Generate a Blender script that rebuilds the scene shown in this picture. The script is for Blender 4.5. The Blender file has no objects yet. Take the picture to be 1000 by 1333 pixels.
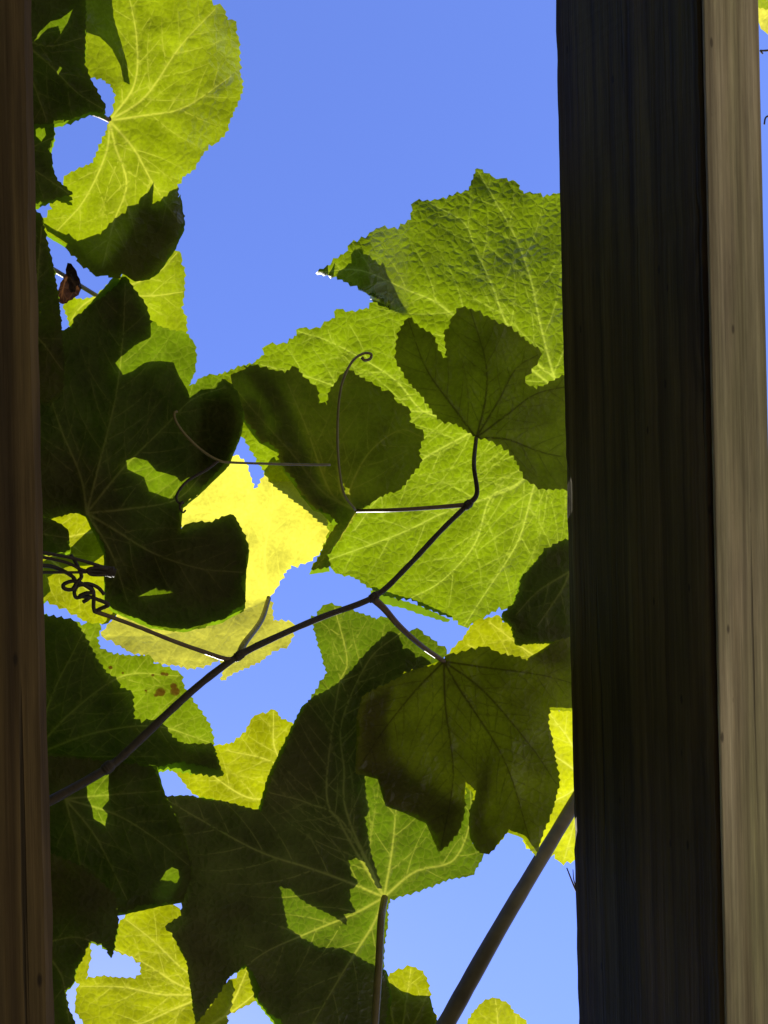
import bpy, math, random
import numpy as np
from mathutils import Vector, Matrix, noise
from mathutils.geometry import delaunay_2d_cdt
R = math.radians
random.seed(7)
scene = bpy.context.scene
COL = scene.collection

# ------------------------------------------------------------------ camera
CAM = np.array([0.0, 0.0, 1.75])
FPX = 1250.0                      # focal length in photograph pixels (1000 x 1333)
TILT, ROLL = R(22.98), R(1.29)
_d = np.array([math.sin(TILT), 0, math.cos(TILT)])
_r0 = np.array([math.cos(TILT), 0, -math.sin(TILT)])
_Y = np.array([0, 1.0, 0])
_r = _r0 * math.cos(ROLL) + _Y * math.sin(ROLL)
_u = -_Y * math.cos(ROLL) + _r0 * math.sin(ROLL)
cam = bpy.data.cameras.new('camera')
cam.sensor_fit = 'VERTICAL'; cam.sensor_height = 24.0
cam.lens = 24.0 * FPX / 1333.0
cam.clip_start = 0.01; cam.clip_end = 500
camo = bpy.data.objects.new('camera', cam); COL.objects.link(camo)
camo.matrix_world = Matrix(((_r[0], _u[0], -_d[0], CAM[0]), (_r[1], _u[1], -_d[1], CAM[1]),
                            (_r[2], _u[2], -_d[2], CAM[2]), (0, 0, 0, 1)))
scene.camera = camo

# ------------------------------------------------------------------ light
SUN = np.array([0.05, 0.57, 0.82]); SUN = SUN / np.linalg.norm(SUN)
EL = math.asin(SUN[2]); AZ = math.atan2(SUN[0], SUN[1])
w = bpy.data.worlds.new('World'); scene.world = w; w.use_nodes = True
nt = w.node_tree
bg = nt.nodes['Background']
sky = nt.nodes.new('ShaderNodeTexSky'); sky.sky_type = 'NISHITA'; sky.sun_disc = False
sky.sun_elevation = EL; sky.sun_rotation = AZ
sky.altitude = 300; sky.air_density = 1.0; sky.dust_density = 0.15; sky.ozone_density = 3.0
tint = nt.nodes.new('ShaderNodeMix'); tint.data_type = 'RGBA'; tint.blend_type = 'MULTIPLY'
tint.inputs[0].default_value = 1.0; tint.inputs[7].default_value = (.67, .665, 1.04, 1)      # the camera's violet-blue rendering of the sky
nt.links.new(sky.outputs[0], tint.inputs[6]); nt.links.new(tint.outputs[2], bg.inputs[0]); bg.inputs[1].default_value = 0.136
sl = bpy.data.lights.new('sun', 'SUN'); sl.energy = 4.0; sl.angle = R(0.53); sl.color = (1, .95, .86)
so = bpy.data.objects.new('sun', sl); COL.objects.link(so)
so.rotation_euler = Vector(-SUN).to_track_quat('-Z', 'Y').to_euler(); so.location = (0, 3, 6)
vs = scene.view_settings
vs.view_transform = 'Standard'; vs.look = 'None'; vs.gamma = 1; vs.use_curve_mapping = False
vs.exposure = 1.3
scene.cycles.max_bounces = 7; scene.cycles.diffuse_bounces = 4; scene.cycles.transmission_bounces = 5; scene.cycles.glossy_bounces = 2
scene.cycles.caustics_reflective = False; scene.cycles.caustics_refractive = False

# ------------------------------------------------------------------ helpers
def ray(x, y):
    x = np.asarray(x, float); y = np.asarray(y, float)
    return _d[None] + ((x - 500) / FPX)[:, None] * _r[None] + ((666.5 - y) / FPX)[:, None] * _u[None]
def at(x, y, h):
    """points seen at pixel (x, y) that lie h metres above the lens"""
    v = ray(np.atleast_1d(x), np.atleast_1d(y))
    return CAM[None] + v * (np.atleast_1d(h) / v[:, 2])[:, None]
def at1(x, y, h): return at([x], [y], [h])[0]

def link(name, verts, faces, mat, parent=None, origin=None, smooth=True, attrs=None):
    verts = np.asarray(verts, float)
    o0 = np.array(origin if origin is not None else verts.mean(0))
    me = bpy.data.meshes.new(name)
    me.from_pydata((verts - o0).tolist(), [], [list(map(int, f)) for f in faces])
    if smooth: me.polygons.foreach_set('use_smooth', [True] * len(me.polygons))
    for k, (typ, data) in (attrs or {}).items():
        a = me.attributes.new(k, typ, 'POINT')
        a.data.foreach_set('value' if typ == 'FLOAT' else 'vector', np.asarray(data, np.float32).ravel())
    me.materials.append(mat)
    me.update()
    ob = bpy.data.objects.new(name, me); COL.objects.link(ob)
    if parent is not None:
        ob.parent = parent
        ob.location = o0 - np.array(WLOC[parent.name])
    else:
        ob.location = o0
    WLOC[ob.name] = tuple(o0)
    return ob
WLOC = {}
def empty(name, loc, label, cat, group=None):
    e = bpy.data.objects.new(name, None); COL.objects.link(e); e.location = loc
    e.empty_display_size = .05
    WLOC[e.name] = tuple(loc); e['label'] = label; e['category'] = cat
    if group: e['group'] = group
    return e

def smooth_path(pts, n=6):
    pts = [np.asarray(p, float) for p in pts]
    if len(pts) < 3: 
        return [pts[0] * (1 - t) + pts[1] * t for t in np.linspace(0, 1, n + 1)]
    out = []
    P = [2 * pts[0] - pts[1]] + pts + [2 * pts[-1] - pts[-2]]
    for i in range(1, len(P) - 2):
        a, b, c, d = P[i - 1:i + 3]
        for k in range(n):
            t = k / n
            out.append(.5 * (2 * b + (c - a) * t + (2 * a - 5 * b + 4 * c - d) * t * t + (3 * b - a - 3 * c + d) * t ** 3))
    out.append(pts[-1])
    return out
def tube_geo(path, rad, sides=9, rough=0.0, seed=0):
    rng = random.Random(seed)
    path = np.asarray(path); n = len(path)
    rad = np.interp(np.linspace(0, 1, n), np.linspace(0, 1, len(np.atleast_1d(rad))), np.atleast_1d(rad)) if np.size(rad) > 1 else np.full(n, float(np.ravel(rad)[0]))
    tan = np.gradient(path, axis=0); tan /= np.linalg.norm(tan, axis=1)[:, None] + 1e-12
    up = np.array([.13, .2, .97]); V = []; F = []
    nrm = np.cross(tan[0], up); nrm /= np.linalg.norm(nrm)
    for i in range(n):
        nrm = nrm - tan[i] * nrm.dot(tan[i]); nrm /= np.linalg.norm(nrm)
        b = np.cross(tan[i], nrm)
        k = 1 + rough * (rng.random() - .5)
        for j in range(sides):
            a = 2 * math.pi * j / sides
            kk = k * (1 + .3 * rough * (rng.random() - .5))
            V.append(path[i] + rad[i] * kk * (math.cos(a) * nrm + math.sin(a) * b))
    for i in range(n - 1):
        for j in range(sides):
            j2 = (j + 1) % sides
            F.append((i * sides + j, i * sides + j2, (i + 1) * sides + j2, (i + 1) * sides + j))
    F.append(tuple(range(sides))[::-1]); F.append(tuple((n - 1) * sides + j for j in range(sides)))
    return V, F
def tube(name, path, rad, mat, parent=None, sides=9, rough=0.0, n=6):
    V, F = tube_geo(smooth_path(path, n), rad, sides, rough, len(path))
    return link(name, V, F, mat, parent, origin=V[0])

# ------------------------------------------------------------------ materials
def newmat(name):
    m = bpy.data.materials.new(name); m.use_nodes = True
    t = m.node_tree; t.nodes.clear()
    return m, t, t.nodes.new('ShaderNodeOutputMaterial')
def N(t, typ, **kw):
    n = t.nodes.new(typ)
    for k, v in kw.items():
        if k.startswith('i_'):
            n.inputs[k[2:].replace('_', ' ')].default_value = v
        else: setattr(n, k, v)
    return n
def ramp(t, fac, stops):
    n = t.nodes.new('ShaderNodeValToRGB'); e = n.color_ramp.elements
    while len(e) < len(stops): e.new(0.5)
    for q, (p, c) in zip(e, stops):
        q.position = p; q.color = (c[0], c[1], c[2], 1) if not np.isscalar(c) else (c, c, c, 1)
    t.links.new(fac, n.inputs[0]); return n.outputs[0]
def math_(t, op, a, b=None):
    n = t.nodes.new('ShaderNodeMath'); n.operation = op
    for i, v in enumerate((a, b)):
        if v is None: continue
        if np.isscalar(v): n.inputs[i].default_value = v
        else: t.links.new(v, n.inputs[i])
    return n.outputs[0]
def mixc(t, f, a, b, blend='MIX'):
    n = t.nodes.new('ShaderNodeMix'); n.data_type = 'RGBA'; n.blend_type = blend
    for s, v in ((n.inputs[0], f), (n.inputs[6], a), (n.inputs[7], b)):
        if isinstance(v, (tuple, list)): s.default_value = (v[0], v[1], v[2], 1)
        elif np.isscalar(v): s.default_value = v
        else: t.links.new(v, s)
    return n.outputs[2]

def leaf_mat(name, trans, refl, vein_t, cell=13.0, bump=.5, spots=0.0, ret=.35, vr=2.6):
    m, t, out = newmat(name)
    L = t.links.new
    av = N(t, 'ShaderNodeAttribute', attribute_name='vein')
    ap = N(t, 'ShaderNodeAttribute', attribute_name='leafco')
    co = ap.outputs['Vector']
    # wobble the coordinates so that the areoles are not polygonal
    nz = N(t, 'ShaderNodeTexNoise'); nz.inputs['Scale'].default_value = .09; L(co, nz.inputs['Vector'])
    off = N(t, 'ShaderNodeVectorMath', operation='SCALE'); L(nz.outputs['Color'], off.inputs[0]); off.inputs['Scale'].default_value = 6
    cw = N(t, 'ShaderNodeVectorMath', operation='ADD'); L(co, cw.inputs[0]); L(off.outputs[0], cw.inputs[1])
    v1 = N(t, 'ShaderNodeTexVoronoi', feature='DISTANCE_TO_EDGE'); v1.inputs['Scale'].default_value = 1 / cell; L(cw.outputs[0], v1.inputs['Vector'])
    l1 = ramp(t, v1.outputs['Distance'], [(0, 1.0), (.075, 0.0)])
    net = math_(t, 'MULTIPLY', l1, ret)
    n1 = N(t, 'ShaderNodeTexNoise'); n1.inputs['Scale'].default_value = .02; n1.inputs['Detail'].default_value = 3; L(co, n1.inputs['Vector'])
    n2 = N(t, 'ShaderNodeTexNoise'); n2.inputs['Scale'].default_value = .22; n2.inputs['Detail'].default_value = 2; L(co, n2.inputs['Vector'])
    var = ramp(t, n1.outputs['Fac'], [(.25, .62), (.75, 1.32)])
    var2 = ramp(t, n2.outputs['Fac'], [(.3, .85), (.7, 1.14)])
    tc = mixc(t, 1.0, mixc(t, 1.0, trans, var, 'MULTIPLY'), var2, 'MULTIPLY')
    tc = mixc(t, net, tc, vein_t)
    tc = mixc(t, math_(t, 'MINIMUM', math_(t, 'MULTIPLY', av.outputs['Fac'], 1.15), 1.0), tc, vein_t)
    rc = mixc(t, 1.0, refl, var, 'MULTIPLY')
    rc = mixc(t, math_(t, 'MULTIPLY', net, .35), rc, tuple(min(1, c * 1.7) for c in refl))
    rc = mixc(t, math_(t, 'MULTIPLY', av.outputs['Fac'], .8), rc, tuple(c * vr for c in refl))
    if spots:
        asp = N(t, 'ShaderNodeAttribute', attribute_name='spot')
        sp = math_(t, 'MULTIPLY', asp.outputs['Fac'], spots)
        tc = mixc(t, sp, tc, (.03, .008, .001)); rc = mixc(t, sp, rc, (.04, .015, .005))
    # relief: the blade swells between the veins
    bmp = N(t, 'ShaderNodeBump'); bmp.inputs['Strength'].default_value = bump; bmp.inputs['Distance'].default_value = .0012
    hgt = math_(t, 'ADD', ramp(t, v1.outputs['Distance'], [(0, 0.0), (.45, 1.0)]), math_(t, 'MULTIPLY', n2.outputs['Fac'], .5))
    L(hgt, bmp.inputs['Height'])
    df = N(t, 'ShaderNodeBsdfDiffuse'); L(rc, df.inputs['Color']); L(bmp.outputs[0], df.inputs['Normal'])
    tr = N(t, 'ShaderNodeBsdfTranslucent'); L(tc, tr.inputs['Color']); L(bmp.outputs[0], tr.inputs['Normal'])
    ad = N(t, 'ShaderNodeAddShader'); L(df.outputs[0], ad.inputs[0]); L(tr.outputs[0], ad.inputs[1])
    gl = N(t, 'ShaderNodeBsdfGlossy'); gl.inputs['Roughness'].default_value = .36; gl.inputs['Color'].default_value = (1, 1, 1, 1); L(bmp.outputs[0], gl.inputs['Normal'])
    fr = N(t, 'ShaderNodeLayerWeight'); L(bmp.outputs[0], fr.inputs['Normal'])
    mx = N(t, 'ShaderNodeMixShader'); L(math_(t, 'ADD', math_(t, 'MULTIPLY', math_(t, 'POWER', fr.outputs['Facing'], 3.2), .5), .003), mx.inputs[0]); L(ad.outputs[0], mx.inputs[1]); L(gl.outputs[0], mx.inputs[2])
    L(mx.outputs[0], out.inputs['Surface'])
    return m
def plain_leaf(name, trans, refl):
    m, t, out = newmat(name); L = t.links.new
    ap = N(t, 'ShaderNodeAttribute', attribute_name='leafco'); n1 = N(t, 'ShaderNodeTexNoise'); n1.inputs['Scale'].default_value = .05; L(ap.outputs['Vector'], n1.inputs['Vector'])
    var = ramp(t, n1.outputs['Fac'], [(.25, .75), (.75, 1.2)])
    df = N(t, 'ShaderNodeBsdfDiffuse'); L(mixc(t, 1.0, refl, var, 'MULTIPLY'), df.inputs['Color'])
    tr = N(t, 'ShaderNodeBsdfTranslucent'); L(mixc(t, 1.0, trans, var, 'MULTIPLY'), tr.inputs['Color'])
    ad = N(t, 'ShaderNodeAddShader'); L(df.outputs[0], ad.inputs[0]); L(tr.outputs[0], ad.inputs[1]); L(ad.outputs[0], out.inputs['Surface']); return m
def simple_mat(name, c1, c2, scale=60, rough=.6, bump=.3, stretch=(1, 1, 1)):
    m, t, out = newmat(name); L = t.links.new
    tc = N(t, 'ShaderNodeTexCoord'); mp = N(t, 'ShaderNodeMapping'); L(tc.outputs['Object'], mp.inputs[0]); mp.inputs['Scale'].default_value = stretch
    nz = N(t, 'ShaderNodeTexNoise'); nz.inputs['Scale'].default_value = scale; nz.inputs['Detail'].default_value = 6; L(mp.outputs[0], nz.inputs['Vector'])
    p = N(t, 'ShaderNodeBsdfPrincipled'); p.inputs['Roughness'].default_value = rough
    L(ramp(t, nz.outputs['Fac'], [(.3, c1), (.7, c2)]), p.inputs['Base Color'])
    b = N(t, 'ShaderNodeBump'); b.inputs['Strength'].default_value = bump; b.inputs['Distance'].default_value = .001; L(nz.outputs['Fac'], b.inputs['Height']); L(b.outputs[0], p.inputs['Normal'])
    L(p.outputs[0], out.inputs['Surface']); return m

def wood_mat(name, tone, soft=0.0, knots=1.0):
    m, t, out = newmat(name); L = t.links.new
    tc = N(t, 'ShaderNodeTexCoord'); oi = N(t, 'ShaderNodeObjectInfo')
    rnd = N(t, 'ShaderNodeVectorMath', operation='SCALE'); L(oi.outputs['Location'], rnd.inputs[0]); rnd.inputs['Scale'].default_value = 7.3
    ad = N(t, 'ShaderNodeVectorMath', operation='ADD'); L(tc.outputs['Object'], ad.inputs[0]); L(rnd.outputs[0], ad.inputs[1])
    def mapped(s):
        mp = N(t, 'ShaderNodeMapping'); mp.inputs['Scale'].default_value = s; L(ad.outputs[0], mp.inputs[0]); return mp.outputs[0]
    warp = N(t, 'ShaderNodeTexNoise'); warp.inputs['Scale'].default_value = 1; warp.inputs['Detail'].default_value = 2; L(mapped((9, 2.2, 9)), warp.inputs['Vector'])
    ring = N(t, 'ShaderNodeTexNoise'); ring.inputs['Scale'].default_value = 1; ring.inputs['Detail'].default_value = 3
    ws = N(t, 'ShaderNodeVectorMath', operation='SCALE'); L(warp.outputs['Color'], ws.inputs[0]); ws.inputs['Scale'].default_value = 1.6
    wa = N(t, 'ShaderNodeVectorMath', operation='ADD'); L(mapped((120, .9, 120)), wa.inputs[0]); L(ws.outputs[0], wa.inputs[1]); L(wa.outputs[0], ring.inputs['Vector'])
    fine = N(t, 'ShaderNodeTexNoise'); fine.inputs['Scale'].default_value = 1; fine.inputs['Detail'].default_value = 4; L(mapped((520, 9, 520)), fine.inputs['Vector'])
    blot = N(t, 'ShaderNodeTexNoise'); blot.inputs['Scale'].default_value = 1; blot.inputs['Detail'].default_value = 4; L(mapped((16, 3.5, 16)), blot.inputs['Vector'])
    spk = N(t, 'ShaderNodeTexVoronoi'); spk.inputs['Scale'].default_value = 1; L(mapped((70, 26, 70)), spk.inputs['Vector'])
    c = ramp(t, ring.outputs['Fac'], [(.30, (.10, .063, .030)), (.47, (.24, .175, .098)), (.62, (.30, .225, .13)), (.75, (.17, .115, .06))])
    c = mixc(t, ramp(t, fine.outputs['Fac'], [(.35, 0.0), (.7, .6)]), c, (.12, .085, .05))
    c = mixc(t, ramp(t, blot.outputs['Fac'], [(.45, 0.0), (.75, .7)]), c, (.14, .115, .055))
    # late-wood lines and drying cracks
    wv = N(t, 'ShaderNodeTexWave', wave_type='BANDS', bands_direction='DIAGONAL', wave_profile='SAW'); wv.inputs['Scale'].default_value = 1.0
    wv.inputs['Distortion'].default_value = 3.0; wv.inputs['Detail'].default_value = 2; wv.inputs['Detail Scale'].default_value = .6; L(mapped((34, .35, 34)), wv.inputs['Vector'])
    c = mixc(t, ramp(t, wv.outputs['Fac'], [(.72, 0.0), (.93, .62), (1.0, 0.1)]), c, (.075, .048, .026))
    kn = N(t, 'ShaderNodeTexVoronoi'); kn.inputs['Scale'].default_value = 1; L(mapped((17, 4.2, 17)), kn.inputs['Vector'])
    c = mixc(t, ramp(t, kn.outputs['Distance'], [(.0, .9 * knots), (.10, .75 * knots), (.13, .2 * knots), (.17, .55 * knots), (.24, 0.0)]), c, (.055, .033, .018))
    st = N(t, 'ShaderNodeTexNoise'); st.inputs['Scale'].default_value = 1; st.inputs['Detail'].default_value = 6; st.inputs['Roughness'].default_value = .7; L(mapped((60, 5, 60)), st.inputs['Vector'])
    c = mixc(t, 1.0, c, ramp(t, st.outputs['Fac'], [(.3, .45), (.7, 1.4)]), 'MULTIPLY')
    ck = N(t, 'ShaderNodeTexNoise'); ck.inputs['Scale'].default_value = 1; ck.inputs['Detail'].default_value = 2; L(mapped((210, 2.6, 210)), ck.inputs['Vector'])
    crk = ramp(t, ck.outputs['Fac'], [(.67, 0.0), (.72, .85)])
    c = mixc(t, crk, c, (.03, .02, .012))
    big = N(t, 'ShaderNodeTexNoise'); big.inputs['Scale'].default_value = 1; big.inputs['Detail'].default_value = 5; L(mapped((22, 2.4, 22)), big.inputs['Vector'])
    c = mixc(t, ramp(t, big.outputs['Fac'], [(.42, 0.0), (.62, .75)]), c, mixc(t, 1.0, c, (.72, .86, .55), 'MULTIPLY'))
    c = mixc(t, ramp(t, spk.outputs['Distance'], [(.05, .85), (.09, 0.0)]), c, (.03, .02, .012))
    if soft: c = mixc(t, soft, c, (.225, .172, .100))
    p = N(t, 'ShaderNodeBsdfPrincipled'); p.inputs['Roughness'].default_value = .8; p.inputs['Specular IOR Level'].default_value = .25
    L(mixc(t, 1.0, c, tone, 'MULTIPLY'), p.inputs['Base Color'])
    b = N(t, 'ShaderNodeBump'); b.inputs['Strength'].default_value = .7; b.inputs['Distance'].default_value = .0012
    L(math_(t, 'SUBTRACT', math_(t, 'ADD', ring.outputs['Fac'], math_(t, 'MULTIPLY', fine.outputs['Fac'], .6)), math_(t, 'MULTIPLY', crk, 1.5)), b.inputs['Height']); L(b.outputs[0], p.inputs['Normal'])
    L(p.outputs[0], out.inputs['Surface']); return m

M_green = leaf_mat('leaf_green', (.098, .138, .001), (.032, .034, .008), (.24, .28, .020), 11, .6, ret=.14)
M_lime = leaf_mat('leaf_lime', (.116, .146, .001), (.034, .036, .008), (.24, .25, .018), 14, .4, ret=.10)
M_yellow = leaf_mat('leaf_yellow', (.34, .315, .026), (.08, .075, .018), (.40, .37, .03), 15, .3, ret=.14)
M_lemon = leaf_mat('leaf_lemon', (.245, .255, .002), (.06, .06, .012), (.34, .34, .03), 13, .3, ret=.14)
M_pale = leaf_mat('leaf_pale_yellow', (.150, .162, .001), (.050, .048, .010), (.29, .28, .022), 13, .4, ret=.15)
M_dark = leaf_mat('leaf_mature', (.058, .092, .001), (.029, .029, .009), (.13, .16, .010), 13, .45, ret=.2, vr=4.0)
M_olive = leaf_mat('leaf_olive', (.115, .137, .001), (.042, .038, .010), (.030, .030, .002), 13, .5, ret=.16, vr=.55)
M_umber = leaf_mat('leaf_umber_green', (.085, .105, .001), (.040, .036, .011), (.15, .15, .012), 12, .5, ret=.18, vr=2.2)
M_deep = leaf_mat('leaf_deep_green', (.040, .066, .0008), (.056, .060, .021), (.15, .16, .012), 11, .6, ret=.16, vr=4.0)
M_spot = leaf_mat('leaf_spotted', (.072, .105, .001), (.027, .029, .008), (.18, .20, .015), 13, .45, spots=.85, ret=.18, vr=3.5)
M_plain = plain_leaf('leaf_shade_caster', (.095, .155, .003), (.036, .037, .012))
M_shoot = simple_mat('shoot_bark', (.013, .009, .005), (.032, .022, .010), 400, .7)
M_petiole = simple_mat('petiole_red_green', (.07, .035, .018), (.10, .075, .025), 120, .5)
M_petg = simple_mat('petiole_green', (.10, .085, .03), (.14, .12, .04), 120, .5)
M_cane = simple_mat('cane_olive_bark', (.040, .032, .011), (.095, .08, .03), 60, .65, .5, (1, 1, 1))
M_dry = simple_mat('dry_tendril', (.010, .007, .004), (.028, .018, .010), 300, .7)
M_brown = leaf_mat('dead_leaf', (.010, .004, .002), (.008, .005, .003), (.05, .02, .006), 10, .8)
M_wood = wood_mat('brown_shaded_timber', (.33, .315, .235))  # dark tone carries the shade on the broad rafter side
M_bounce = wood_mat('timber_bounce_pale', (1.58, 1.92, 2.6), .12, 0.0)  # ground bounce on the rafter underside painted as a paler timber tone

# ------------------------------------------------------------------ setting: ground and pergola
def ground_mat():
    m, t, out = newmat('paving_and_grass'); L = t.links.new
    tc = N(t, 'ShaderNodeTexCoord')
    a = N(t, 'ShaderNodeTexNoise'); a.inputs['Scale'].default_value = .35; a.inputs['Detail'].default_value = 6; L(tc.outputs['Object'], a.inputs['Vector'])
    b = N(t, 'ShaderNodeTexNoise'); b.inputs['Scale'].default_value = 40; b.inputs['Detail'].default_value = 6; L(tc.outputs['Object'], b.inputs['Vector'])
    c = mixc(t, ramp(t, a.outputs['Fac'], [(.4, 0.0), (.6, 1.0)]), (.27, .215, .155), (.20, .175, .085))
    c = mixc(t, 1.0, c, ramp(t, b.outputs['Fac'], [(.3, .7), (.7, 1.2)]), 'MULTIPLY')
    p = N(t, 'ShaderNodeBsdfPrincipled'); p.inputs['Roughness'].default_value = .9; L(c, p.inputs['Base Color'])
    L(p.outputs[0], out.inputs['Surface']); return m
g = link('ground', [(-200, -200, 0), (200, -200, 0), (200, 200, 0), (-200, 200, 0)], [(0, 1, 2, 3)], ground_mat(), smooth=False)
g['kind'] = 'structure'

ZB, RH, RW = 1.75 + .401, .140, .0388      # underside, depth and width of the rafters
XR, XL = .361, .024 - RW                    # left faces of the two rafters in view
def sm_(a, b, v):
    u = min(1, max(0, (v - a) / (b - a))); return u * u * (3 - 2 * u)
def plank(name, x0, x1, y0, y1, z0, z1, parent, ny=60, wob=.0006, seed=1, ch=.003, mat=None, worn=0.0):
    """sawn board with worn, slightly uneven arrises, lengthwise along Y"""
    rng = random.Random(seed); V = []; F = []
    prof = [(x0 + ch, z0), (x1 - ch, z0), (x1, z0 + ch), (x1, z1 - ch), (x1 - ch, z1), (x0 + (.0014 if worn else ch), z1), (x0, z1 - ch - worn), (x0, z0 + ch)]
    cx, cz = (x0 + x1) / 2, (z0 + z1) / 2
    for i in range(ny + 1):
        y = y0 + (y1 - y0) * i / ny
        for k, (px, pz) in enumerate(prof):
            if worn and k == 6: pz = z1 - .0012 - worn * (sm_(-.035, -.015, y) * sm_(.115, .095, y) + .5 * sm_(.19, .20, y) * sm_(.225, .215, y))
            a = noise.noise((y * 9, k * 3.1 + seed, 0)) * wob * .35 + noise.noise((y * 55, k * 5.7 + seed, 4)) * wob
            V.append((px + a * (1 if px > cx else -1), y, pz + a * .6))
    n = len(prof)
    for i in range(ny):
        for k in range(n):
            k2 = (k + 1) % n
            F.append((i * n + k, (i + 1) * n + k, (i + 1) * n + k2, i * n + k2))
    F.append(tuple(range(n))); F.append(tuple(ny * n + k for k in range(n))[::-1])
    return link(name, V, F, mat or M_wood, parent, origin=((x0 + x1) / 2, 0, z0), smooth=False)
def blocker_mat():
    m, t, out = newmat('dark_brick'); L = t.links.new
    tc = N(t, 'ShaderNodeTexCoord'); mp = N(t, 'ShaderNodeMapping'); mp.inputs['Rotation'].default_value = (R(90), 0, R(90)); L(tc.outputs['Object'], mp.inputs[0])
    br = N(t, 'ShaderNodeTexBrick'); L(mp.outputs[0], br.inputs['Vector']); br.inputs['Scale'].default_value = 4.5
    br.inputs['Color1'].default_value = (.10, .045, .03, 1); br.inputs['Color2'].default_value = (.07, .035, .025, 1); br.inputs['Mortar'].default_value = (.12, .11, .10, 1)
    p = N(t, 'ShaderNodeBsdfPrincipled'); p.inputs['Roughness'].default_value = .9; L(br.outputs['Color'], p.inputs['Base Color']); L(p.outputs[0], out.inputs['Surface']); return m
hw = link('bounce_blocker', [(x, y, z) for x in (-2.9, -2.6) for y in (-9, 9) for z in (0, 5.5)], [(0, 1, 3, 2), (4, 6, 7, 5), (0, 4, 5, 1), (2, 3, 7, 6), (0, 2, 6, 4), (1, 5, 7, 3)], blocker_mat(), smooth=False)  # unseen wall, added to cut ground bounce onto the rafter side
hw['kind'] = 'structure'
perg = empty('pergola', (.18, 0, 0), 'weathered timber pergola with parallel rafters carrying the grape vines', 'pergola')
pitch = XR - XL
rr = plank('rafter', XR, XR + RW, -1.7, 4.2, ZB + .002, ZB + RH, perg, ny=900, seed=3, worn=.0065)
rr['label'] = 'rafter showing its broad side face, shade in its dark tone, with an added pale strip for bounce light underneath'
la = plank('bounce_strip', XR + .0004, XR + RW - .0004, -1.7, 4.2, ZB, ZB + .002, rr, ny=900, seed=5, ch=.0004, wob=.0002, mat=M_bounce)  # added thin strip that carries the painted bounce light
la['label'] = 'added strip along the rafter underside, ground bounce painted as pale timber'
rl = plank('rafter', XL, XL + RW, -1.7, 4.2, ZB, ZB + RH, perg, ny=900, seed=9)
rl['label'] = 'rafter seen from straight below as a narrow brown strip'
for k in range(2, 7):
    plank('rafter', XR - k * pitch, XR - k * pitch + RW, -1.7, 4.2, ZB, ZB + RH, perg, seed=20 + k)
def bar(name, x0, x1, y0, y1, z0, z1):
    V = [(x, y, z) for x in (x0, x1) for y in (y0, y1) for z in (z0, z1)]
    F = [(0, 1, 3, 2), (4, 6, 7, 5), (0, 4, 5, 1), (2, 3, 7, 6), (0, 2, 6, 4), (1, 5, 7, 3)]
    return link(name, V, F, M_wood, perg, origin=((x0 + x1) / 2, (y0 + y1) / 2, z0), smooth=False)
for y in (-1.45, 1.45, 4.0):
    bar('support_beam', XR - 6 * pitch - .1, XR + .15, y - .04, y + .04, ZB - .145, ZB)
    for x in (XR - 6 * pitch, XR):
        bar('post', x - .03, x + .07, y - .05, y + .05, 0, ZB - .145)

# ------------------------------------------------------------------ leaf builder
def inpoly(px, py, poly):
    poly = np.asarray(poly, float); x0, y0 = poly[:, 0], poly[:, 1]; x1, y1 = np.roll(x0, -1), np.roll(y0, -1)
    ins = np.zeros(len(px), bool)
    for a, b, c, d in zip(x0, y0, x1, y1):
        if b == d: continue
        k = (b > py) != (d > py)
        ins ^= k & (px < (c - a) * (py - b) / (d - b) + a)
    return ins
def area(p):
    p = np.asarray(p, float); x, y = p[:, 0], p[:, 1]
    return .5 * np.sum(x * np.roll(y, -1) - np.roll(x, -1) * y)
def inset(p, d):
    p = np.asarray(p, float); s = np.sign(area(p)); out = []
    for i in range(len(p)):
        a, b, c = p[i - 1], p[i], p[(i + 1) % len(p)]
        t1 = (b - a) / (np.linalg.norm(b - a) + 1e-9); t2 = (c - b) / (np.linalg.norm(c - b) + 1e-9)
        t = t1 + t2; t /= np.linalg.norm(t) + 1e-9
        out.append(b + s * d * np.array([-t[1], t[0]]))
    return out
def serrate(poly, amp, rng, pitch=9.5, minlen=8.0):
    """rounded-triangular teeth on every longer stretch of the outline"""
    poly = [np.asarray(p, float) for p in poly]; s = np.sign(area(poly)); out = []
    for i in range(len(poly)):
        a, b = poly[i], poly[(i + 1) % len(poly)]
        ln = np.linalg.norm(b - a); out.append(a)
        if ln < 3: continue
        t = (b - a) / ln; nrm = s * np.array([t[1], -t[0]])
        if amp > 0 and ln > minlen:
            n = max(1, int(round(ln / pitch)))
            cuts = [0] + [(k + rng.uniform(-.22, .22)) / n for k in range(1, n)] + [1]
            for k in range(n):
                u0, u1 = cuts[k], cuts[k + 1]; A = amp * rng.uniform(.55, 1.25) * min(1.3, (u1 - u0) * ln / pitch)
                if k: out.append(a + (b - a) * u0)
                for f, g_ in ((.35, .45), (.66, 1.0), (.80, .55)):
                    out.append(a + (b - a) * (u0 + (u1 - u0) * f) + nrm * A * g_)
        else:
            n = int(ln // 5)
            for k in range(1, n + 1):
                out.append(a + (b - a) * k / (n + 1) + nrm * rng.uniform(-.5, .5))
    return out
def catmull2(pts, step=5.0):
    sp = np.array(smooth_path([np.array([p[0], p[1], 0.0]) for p in pts], 8))[:, :2]
    d = np.r_[0, np.cumsum(np.linalg.norm(np.diff(sp, axis=0), axis=1))]
    n = max(2, int(d[-1] / step))
    q = np.linspace(0, d[-1], n + 1)
    return np.c_[np.interp(q, d, sp[:, 0]), np.interp(q, d, sp[:, 1])]
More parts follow.
